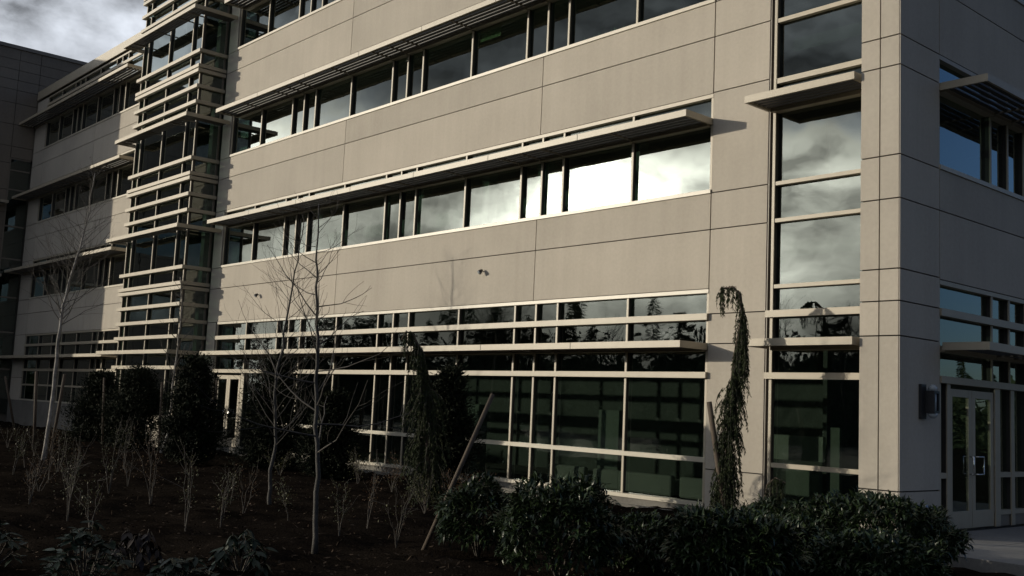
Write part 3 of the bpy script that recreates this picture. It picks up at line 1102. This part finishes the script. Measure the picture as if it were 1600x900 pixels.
bare_tree('slender bare tree with a straight pale grey trunk standing foremost in the mulch bed',
          [(-2.61, -9.28, -.15), (-2.62, -9.30, .48), (-2.64, -9.33, 1.18), (-2.67, -9.37, 1.88), (-2.68, -9.40, 2.52), (-2.71, -9.44, 3.08), (-2.72, -9.46, 3.48), (-2.73, -9.48, 4.15)],
          .035, .007, 30, 1.45, .24, up=.30, spread=.5, maxl=2, kids=3, elev=(.05, .9))
bare_tree('bushy bare tree with many fine upright branches just left of the slender one',
          [(-7.36, -7.27, -.15), (-7.39, -7.32, .41), (-7.34, -7.27, .95), (-7.39, -7.32, 1.71), (-7.38, -7.29, 2.36), (-7.33, -7.22, 3.25), (-7.29, -7.15, 3.92), (-7.24, -7.08, 4.8)],
          .037, .007, 52, 1.55, .26, up=.4, spread=.55, maxl=2, kids=4, elev=(.3, 1.2), rb=.32)
bare_tree('tall bare white barked tree in front of the shaded left facade',
          [(-18.95, -7.26, -.15), (-18.93, -7.2, 1.13), (-18.93, -7.2, 2.43), (-18.92, -7.18, 3.41), (-18.89, -7.07, 4.4), (-18.83, -6.9, 5.26), (-18.8, -6.79, 6.11), (-18.77, -6.72, 7.3)],
          .062, .009, 74, 1.75, .40, mat='birch', up=.3, spread=.55, maxl=2, kids=4, elev=(.45, 1.3), rb=.28)
bare_tree('leaning bare tree with twin pale stems before the glazed bay',
          [(-21.9, -2.95, -.15), (-21.8, -2.83, .42), (-21.8, -2.81, 1.57), (-21.77, -2.75, 3.12), (-21.75, -2.72, 4.29), (-21.81, -2.84, 5.2)],
          .05, .01, 34, 1.2, .4, mat='birch', up=.35, spread=.5, maxl=2, kids=3, elev=(.5, 1.5))


def stake(label, a, b, r=.03):
    a, b = np.array(a, float), np.array(b, float)
    m = MB()
    m.tube([(b - a) * 0 - (b - a) / np.linalg.norm(b - a) * .12, (b - a) * .5, (b - a)], [r, r * .98, r * .95], 12)
    o = m.build('support_stake', 'stake', None, True)
    for p in o.data.polygons:
        p.use_smooth = len(p.vertices) == 4
    o.location = tuple(a)
    tag(o, label, 'stake', 'wooden tree stakes')


stake('long round stake leaning steeply beside the weeping cedar in the foreground', (-2.26, -7.88, -.15), (-1.78, -7.25, 1.87), .031)
stake('short brown stake leaning against the tall weeping cedar by the column', (-2.42, -1.3, -.15), (-2.86, -1.3, 1.96), .05)
stake('leaning stake at the far left edge below the dark wing', (-40.6, -1.62, -.15), (-40.76, -2.16, 2.07), .05)
stake('upright stake just left of the white barked tree', (-24.64, -5.73, -.15), (-24.68, -5.86, 2.15), .045)
stake('upright stake just right of the white barked tree', (-23.2, -5.7, -.15), (-23.07, -5.56, 2.08), .045)
stake('thin stake before the bay\'s left edge', (-26.9, -2.84, -.15), (-26.94, -2.96, 2.09), .035)
stake('thin dark stake beside the leaning twin stem tree', (-23.44, -2.36, -.15), (-23.47, -2.43, 2.01), .035)
stake('thin stake between the dark conifer and the white double door', (-22.6, -.95, -.15), (-22.6, -1.0, 2.2), .035)


def weeper(label, pts, r0, n_str, zlo, wid, longest, seed_dense=1.0, mat='weeping', slim=False):
    """weeping cedar: bent leader with hanging curtains of sprays"""
    pts = np.array(pts, float)
    base = pts[0].copy()
    t = thing('weeping_cedar', label, 'tree', tuple(base))
    P = pts - base
    s = np.linspace(0, len(P) - 1, 40)
    i = np.minimum(s.astype(int), len(P) - 2)
    Q = P[i] + (P[i + 1] - P[i]) * (s - i)[:, None]
    rad = np.linspace(r0, .008, 40)
    b = MB()
    b.tube(Q, rad, 8)
    b.build('trunk', 'stake', t, True)
    lf = MB()
    tw = MB()
    for k in range(n_str):
        f = rng.uniform(.08, 1.0)
        j = min(int(f * 39), 38)
        q = Q[j].copy()
        a = rng.uniform(0, 2 * PI)
        out = wid * rng.uniform(.1, 1.0) * (1.15 - .75 * f)
        if slim:
            # narrow plant: a few short tassels on the bent top, separate hanging strands, a fuller skirt
            if f > .70:
                if rng.random() < .86:
                    continue
                longest_f, out = .45, rng.uniform(.02, .10)
            elif f > .42:
                if rng.random() < .35:
                    continue
                a = rng.normal(.2, 1.0)
                longest_f, out = 1.2, rng.uniform(.03, .20)
            else:
                longest_f, out = .85, wid * rng.uniform(.15, 1.0)
        else:
            longest_f = longest * (1.1 - .45 * f)
        ln = min(longest_f * rng.uniform(.35, 1.0), max(q[2] - .02, .1))
        n = max(4, int(ln / .10))
        u = np.linspace(0, 1, n)
        o = np.array([math.cos(a), math.sin(a), 0])
        path = q + o * (out * np.sqrt(u))[:, None] + np.array([0, 0, -1.0]) * (ln * u ** 1.25 - .10 * np.sin(u * PI))[:, None]
        path[:, :2] += rng.normal(size=(n, 2)) * .008
        tw.tube(path, np.linspace(.006, .0015, n), 3, cap=False)
        m = int(n * (9 if not slim else (11 if f > .42 else 18)) * seed_dense)
        w = rng.uniform(.1, 1, m)
        x = w * (n - 1)
        jj = np.minimum(x.astype(int), n - 2)
        bp = path[jj] + (path[jj + 1] - path[jj]) * (x - jj)[:, None]
        dd = rng.normal(size=(m, 3)) * (.42, .42, .2) + (0, 0, -1.15)
        lf.quads(bp, dd, unit(m), rng.uniform(.04, .10, m), rng.uniform(.008, .019, m))
    lf.build('foliage', mat, t, stuff=True)
    tw.build('twigs', 'twig', t, stuff=True)
    return t


weeper('tall narrow weeping cedar with a drooping top before the concrete column',
       [(-2.62, -1.2, -.2), (-2.60, -1.2, .35), (-2.55, -1.2, .75), (-2.48, -1.2, 1.4), (-2.46, -1.2, 2.06), (-2.41, -1.2, 2.73), (-2.32, -1.2, 3.18), (-2.27, -1.2, 3.51), (-2.31, -1.2, 3.83), (-2.48, -1.2, 4.0), (-2.70, -1.2, 3.97), (-2.80, -1.2, 3.8)],
       .06, 560, 0, .30, 1.15, slim=True)
weeper('small drooping cedar branch clump at the foot of the corner strip window',
       [(-1.75, -1.25, -.2), (-1.72, -1.25, .3), (-1.66, -1.25, .62), (-1.5, -1.25, .75), (-1.3, -1.25, .68)],
       .02, 26, 0, .14, .5)
weeper('weeping cedar with long hanging sprays beside the long leaning stake',
       [(-6.81, -4.38, -.2), (-6.83, -4.40, .5), (-6.86, -4.44, 1.2), (-6.88, -4.47, 1.83), (-6.93, -4.54, 2.4), (-7.0, -4.63, 2.74), (-7.08, -4.73, 2.97), (-7.15, -4.83, 3.02), (-7.20, -4.9, 2.86)],
       .055, 420, 0, .48, 1.3, slim=True)


def conifer(label, x, y, h, r, n=15000):
    t = thing('conifer', label, 'tree', (x, y, -.15))
    b = MB()
    b.tube([(0, 0, -.1), (.02, 0, h * .5), (0, .01, h * .92)], [.05, .035, .01], 7)
    b.build('trunk', 'stake', t, True)
    # clumps around a tapering spindle
    nc = 150
    cz = rng.uniform(.04, .97, nc)
    ca = rng.uniform(0, 2 * PI, nc)
    prof = np.sin(np.clip(cz, 0, 1) ** .65 * PI) ** .7 * (1.05 - .55 * cz)
    cr = r * prof * rng.uniform(.45, 1.1, nc)
    C = np.stack([np.cos(ca) * cr, np.sin(ca) * cr, cz * h], 1)
    k = rng.integers(0, nc, n)
    off = rng.normal(size=(n, 3)) * (r * .17, r * .17, h * .04)
    p = C[k] + off
    p[:, 2] = np.clip(p[:, 2], .02, h * 1.05)
    d = p * (1, 1, 0)
    d /= np.linalg.norm(d, axis=1)[:, None] + 1e-6
    d = d * .8 + rng.normal(size=(n, 3)) * .5 + (0, 0, .55)
    f = MB()
    f.quads(p, d, unit(n), rng.uniform(.05, .13, n), rng.uniform(.012, .028, n))
    m = 5000
    k = rng.integers(0, nc, m)
    p = C[k] * (.62, .62, .97) + rng.normal(size=(m, 3)) * (r * .14, r * .14, h * .04)
    p[:, 2] = np.clip(p[:, 2], .02, h)
    f.quads(p, rng.normal(size=(m, 3)) + (0, 0, .6), unit(m), rng.uniform(.10, .2, m), rng.uniform(.05, .09, m))
    f.build('foliage', 'conifer', t, stuff=True)


conifer('dense dark conifer directly behind the weeping cedar and long stake', -7.45, -3.5, 2.55, .62)
conifer('tall dark conifer left of the white double door', -17.75, -3.97, 2.8, .88)
conifer('dark conifer before the right half of the glazed bay', -24.6, -2.7, 2.6, 1.15)
conifer('smaller dark conifer in shade left of the glazed bay', -28.6, -2.4, 2.5, 1.1)
conifer('dark conifer right of the white double door', -15.6, -2.75, 2.9, .95)
conifer('low dark conifer behind the bushy bare tree', -13.0, -2.6, 2.0, .75)


# ------------------------------------------------------------------ shrubs
def laurel(label, x, y, h, rx, ry, n=3600, rot=0.0, mat='laurel', ll=(.06, .115)):
    t = thing('laurel_shrub', label, 'shrub', (x, y, -.15), 'rounded laurel shrubs along the front of the bed')
    st = MB()
    for k in range(11):
        a = rng.uniform(0, 2 * PI)
        q = np.array([math.cos(a) * rx * .75, math.sin(a) * ry * .75, h * rng.uniform(.55, .85)])
        st.tube([(0, 0, -.05), q * (.35, .35, .5), q], [.014, .011, .006], 5, cap=False)
    st.build('stems', 'stem', t)
    # shoots over a lumpy dome; leaves whorl round each shoot tip
    ns = int(n * 1.35) // 8
    v = unit(ns * 2)
    v = v[v[:, 2] > -.55][:ns]
    ns = len(v)
    lump = 1 + .16 * np.sin(v[:, 0] * 5 + x * 3) * np.cos(v[:, 1] * 4.3 + y) + .08 * np.sin(v[:, 2] * 9 + x)
    rad = rng.uniform(.62, 1.04, ns) ** .6 * lump
    c = np.stack([v[:, 0] * rx * rad, v[:, 1] * ry * rad, h * .50 + v[:, 2] * h * .50 * rad], 1)
    # stray upright shoots
    m = 16
    e = unit(m)
    e[:, 2] = abs(e[:, 2]) * .6 + .5
    e /= np.linalg.norm(e, axis=1)[:, None]
    c = np.concatenate([c, np.stack([e[:, 0] * rx, e[:, 1] * ry, h * .5 + e[:, 2] * h * .56], 1)])
    v = np.concatenate([v, e])
    c[:, 2] = np.maximum(c[:, 2], .06)
    per = 8
    base = np.repeat(c, per, 0) + rng.normal(size=(len(c) * per, 3)) * .018
    ax = np.repeat(v, per, 0) * .55 + (0, 0, .35)
    d = ax + rng.normal(size=base.shape) * .75
    f = MB()
    f.leaves(base, d, unit(len(base)) * .4 + (0, 0, 1.0), rng.uniform(*ll, len(base)) * 1.3, rng.uniform(.026, .042, len(base)), .16, .18)
    f.build('foliage', mat, t, stuff=True)
    return t


laurel('small rounded laurel with bare stems showing below, leftmost of the row', -1.42, -7.68, .86, .46, .46, 2600)
laurel('big rounded laurel with light tipped shoots at the middle of the row', .40, -8.05, 1.03, .66, .66, 4600)
laurel('low laurel tucked behind the big rounded one', .20, -6.55, .58, .62, .6, 3000)
laurel('wide laurel with pale drooping leaves before the concrete column', 1.70, -6.75, .80, .72, .68, 4600, ll=(.07, .14))
laurel('laurel in the gap between the wide one and the hedge end', 1.30, -5.15, .62, .62, .6, 3000)
laurel('large laurel at the right end of the row by the pavement', 1.72, -3.85, .93, .98, .9, 6200)
laurel('laurel against the corner strip window glass', .0, -3.3, .62, .8, .6, 2600)
laurel('low laurel filling the front right of the row', 2.55, -5.3, .60, .7, .66, 3400)


_leaf_meshes = []


def leaf_mesh(mat, i):
    b = MB()
    n = 6
    u = np.linspace(0, 1, n)
    w = np.sin(u ** .8 * PI) * .5 * .30 + .004
    z = -.22 * u ** 2 + .08 * u
    V, F = [], []
    for k in range(n):
        V += [(u[k], -w[k], z[k] + .05 * w[k]), (u[k], 0, z[k] - .03), (u[k], w[k], z[k] + .05 * w[k])]
    for k in range(n - 1):
        a = 3 * k
        F += [[a, a + 3, a + 4, a + 1], [a + 1, a + 4, a + 5, a + 2]]
    b.add(V, F)
    me = b.mesh('leaf', mat, True)
    return me


LEAF = {m: leaf_mesh(m, 0) for m in ('rhodo', 'bronze_leaf')}


def rhododendron(label, x, y, h, r, n, mat='rhodo', droop=.0):
    t = thing('rhododendron', label, 'shrub', (x, y, -.15))
    st = MB()
    tips = []
    m = max(6, n // 7)
    for k in range(m):
        a = k * 2.4 + rng.uniform(-.3, .3)
        rr = r * math.sqrt((k + .5) / m)
        hh = h * (1.0 - .62 * (rr / r) ** 2) * rng.uniform(.78, 1.05)
        q = np.array([math.cos(a) * rr, math.sin(a) * rr, hh])
        st.tube([(0, 0, -.05), q * (.55, .55, .45), q], [.008, .006, .004], 5, cap=False)
        tips.append((q, a))
    st.build('stems', 'stem', t)
    for i in range(n):
        q, a0 = tips[i % m]
        a = (i // m) * 2.4 + a0
        e = rng.uniform(-.55, .35) - droop
        o = bpy.data.objects.new('leaf', LEAF[mat])
        o.parent = t
        s = rng.uniform(.10, .165)
        o.location = (q[0] + .01 * math.cos(a), q[1] + .01 * math.sin(a), q[2] - rng.uniform(0, .07))
        o.rotation_euler = (rng.uniform(-.4, .4), -e, a)
        o.scale = (s, s * 1.25, s)
        col.objects.link(o)


rhododendron('dark green rhododendron at the lower left of the bed', -1.35, -12.50, .60, .34, 230)
rhododendron('bronzed drooping rhododendron with brownish leaves', -2.05, -11.75, .50, .26, 130, 'bronze_leaf', .7)
rhododendron('low green rhododendron at the bottom edge, right of the bronzed one', -.75, -11.85, .40, .28, 130)
rhododendron('sparse rhododendron with shiny hanging leaves in front of the slender tree', -1.50, -10.85, .46, .30, 130, 'rhodo', .5)
rhododendron('rhododendron cut by the left edge of the view', -2.75, -12.95, .52, .28, 110)

GROUPT = 'thin twiggy shrubs scattered over the mulch'


def twiggy(label, x, y, h, spread, n=6, leaf='oliveleaf', nl=60, name='twiggy_shrub', group=GROUPT):
    t = thing(name, label, 'shrub', (x, y, -.15), group)
    st = MB()
    f = MB()
    for k in range(n):
        a = rng.uniform(0, 2 * PI)
        ln = h * rng.uniform(.7, 1.1)
        o = np.array([math.cos(a), math.sin(a), 0]) * spread * rng.uniform(.4, 1.0)
        m = 7
        u = np.linspace(0, 1, m)
        path = o * (u ** rng.uniform(.7, 1.7))[:, None] * rng.uniform(.5, 1.7) + np.array([0, 0, ln]) * u[:, None] + rng.normal(size=(m, 3)) * .028 * u[:, None]
        path[0, 2] = -.05
        st.tube(path, np.linspace(.007, .002, m), 5, cap=False)
        for q in range(3):
            j = rng.integers(2, m - 1)
            d = o / (spread + 1e-6) * .5 + rng.normal(size=3) * .45 + (0, 0, .9)
            branch(st, path[j], d, ln * rng.uniform(.22, .42), .004, 2, 2, seg=4)
        mm = nl // n
        w = rng.uniform(.35, 1, mm) * (m - 1)
        jj = np.minimum(w.astype(int), m - 2)
        p = path[jj] + (path[jj + 1] - path[jj]) * (w - jj)[:, None] + rng.normal(size=(mm, 3)) * .06
        f.leaves(p, rng.normal(size=(mm, 3)) + (0, 0, .2), unit(mm) * .5 + (0, 0, 1), rng.uniform(.025, .05, mm), rng.uniform(.012, .022, mm))
    st.build('stems', 'stem', t)
    f.build('foliage', leaf, t, stuff=True)


TW = [(-8.65, -10.76), (-6.46, -10.92), (-5.68, -10.89), (-8.17, -9.02), (-4.95, -9.88), (-5.11, -9.29), (-6.46, -8.25), (-5.48, -8.01), (-3.92, -8.1), (-4.4, -7.32), (-2.8, -7.93), (-14.14, -9.4), (-10.68, -9.98), (-10.43, -8.84), (-24.53, -6.51), (-13.99, -8.17), (-7.83, -7.77), (-14.88, -8.27), (-11.63, -8.02), (-17.0, -8.3), (-20.5, -7.0), (-12.6, -9.2), (-9.3, -9.9), (-16.0, -6.4)]
TLAB = ['twiggy shrub at the left with widely fanned pale stems', 'twiggy shrub with one long stem bent to the right, lower left', 'thin forked shrub close beside the bent stemmed one', 'thin shrub of two upright stems alone on bare mulch', 'twiggy shrub with short reddish shoots, left of the leafier shrub', 'leafier twiggy shrub with a vase of crossing stems at middle left', 'slim shrub beside the leafier vase shaped one', 'pair of thin white stems right of the bushy bare tree', 'thin stemmed shrub immediately right of the slender tree trunk', 'V shaped shrub with two pale stems right of the slender tree', 'small crooked shrub with reddish tips left of the long stake']
for i, (x, y) in enumerate(TW):
    lab = TLAB[i] if i < len(TLAB) else 'thin twiggy shrub with sparse small leaves in the shaded left bed'
    twiggy(lab, x, y, rng.uniform(.65, 1.2), rng.uniform(.14, .38), rng.integers(2, 6), 'oliveleaf' if i % 3 else 'redleaf', int(rng.integers(70, 220)))
NL = ['reddish leaved low shrub right below the ground floor sill', 'reddish leaved low shrub at the foot of the dark conifer', 'olive leaved low shrub under the sill beside the slender trunk', 'reddish low shrub between the long stake and the weeping cedar', 'olive low shrub under the weeping cedar sprays', 'low olive shrub left of the sill below the door']
for i, (x, y) in enumerate([(-9.6, -3.2), (-6.1, -4.3), (-11.2, -3.0), (-5.0, -4.7), (-5.8, -5.2), (-13.6, -3.6)]):
    twiggy(NL[i], x, y, rng.uniform(.55, .8), .38, 9, 'redleaf' if i in (0, 1, 3) else 'oliveleaf', 420, 'low_shrub', 'low leafy shrubs near the wall')


# ------------------------------------------------------------------ wooded edge across the car park (seen mirrored in the glass)
def treeline():
    f = MB()
    tr = MB()
    spots = []
    for i in range(20):
        spots.append((rng.uniform(-150, -70), rng.uniform(-80, -62), rng.uniform(12.5, 17)))
    for i in range(58):
        spots.append((rng.uniform(-150, 70), rng.uniform(-80, -62), rng.uniform(11, 14.6)))
    for i in range(30):
        spots.append((rng.uniform(64, 92), rng.uniform(-60, 60), rng.uniform(7, 11)))
    for i in range(44):
        spots.append((rng.uniform(22, 110), rng.uniform(64, 120), rng.uniform(6, 10)))
    for (x, y, h) in spots:
        n = 900
        z = rng.uniform(.06, 1, n) ** .8
        a = rng.uniform(0, 2 * PI, n)
        tier = .7 + .3 * np.sin(z * 46 + x)
        r = (1.02 - z) * h * .22 * rng.uniform(.15, 1, n) ** .5 * tier
        p = np.stack([x + np.cos(a) * r, y + np.sin(a) * r, z * h - .3], 1)
        d = np.stack([np.cos(a), np.sin(a), np.full(n, -.25)], 1) + rng.normal(size=(n, 3)) * .3
        f.quads(p, d, unit(n) * .3 + (0, 0, 1), rng.uniform(.3, .75, n) * (h / 10), rng.uniform(.16, .34, n))
        tr.tube([(x, y, -.4), (x, y, h * .97)], [.16, .02], 5)
    parts = ((-165, 80, -84, -64, 22000), (66, 92, -70, 62, 8000), (15, 112, 66, 100, 9000))
    for (x0, x1, y0, y1, n) in parts:
        x = rng.uniform(x0, x1, n)
        y = rng.uniform(y0, y1, n)
        top = 10.2 + 1.8 * np.sin(x * .23 + 1) * np.cos(y * .11) + 1.1 * np.sin(x * .71) + .5 * np.sin(x * 1.9)
        if y1 > 0:
            top *= .55
        z = rng.random(n) ** .85 * top
        f.quads(np.stack([x, y, z - .3], 1), rng.normal(size=(n, 3)), unit(n), rng.uniform(.45, 1.0, n), rng.uniform(.3, .65, n))
    # the dense heart of the belt
    for (P0, P1, hh) in (((-170, -83), (90, -83), 8.4), ((90, -83), (93, 62), 4.8), ((93, 98), (10, 98), 4.8)):
        n = 120
        u = np.linspace(0, 1, n)
        x = P0[0] + (P1[0] - P0[0]) * u
        y = P0[1] + (P1[1] - P0[1]) * u
        t = hh + rng.normal(size=n) * .5
        V = np.concatenate([np.stack([x, y, np.full(n, -.4)], 1), np.stack([x, y, t], 1), np.stack([x * 1.03, y * 1.04, np.full(n, -.4)], 1)])
        k = np.arange(n - 1)
        f.add(V, [np.stack([k, k + 1, k + n + 1, k + n], 1), np.stack([k + n, k + n + 1, k + 2 * n + 1, k + 2 * n], 1)])
    f.build('treeline', 'far_tree', stuff=True)
    b = MB()
    for i in range(22):
        x, y = rng.uniform(-70, 60), rng.uniform(-64, -54)
        h = rng.uniform(9, 12.5)
        b.tube([(x, y, -.3), (x + .1, y, h * .5), (x, y, h)], [.14, .08, .02], 4)
        for k in range(16):
            z = rng.uniform(.35, .97) * h
            a = rng.uniform(0, 2 * PI)
            branch(b, (x, y, z), (math.cos(a), math.sin(a), 1.2), h * .22, .035, 1, 2, kids=3, seg=3)
    b.build('bare_woods', 'twig', stuff=True)
    tr.build('treeline_trunks', 'twig', stuff=True)


treeline()
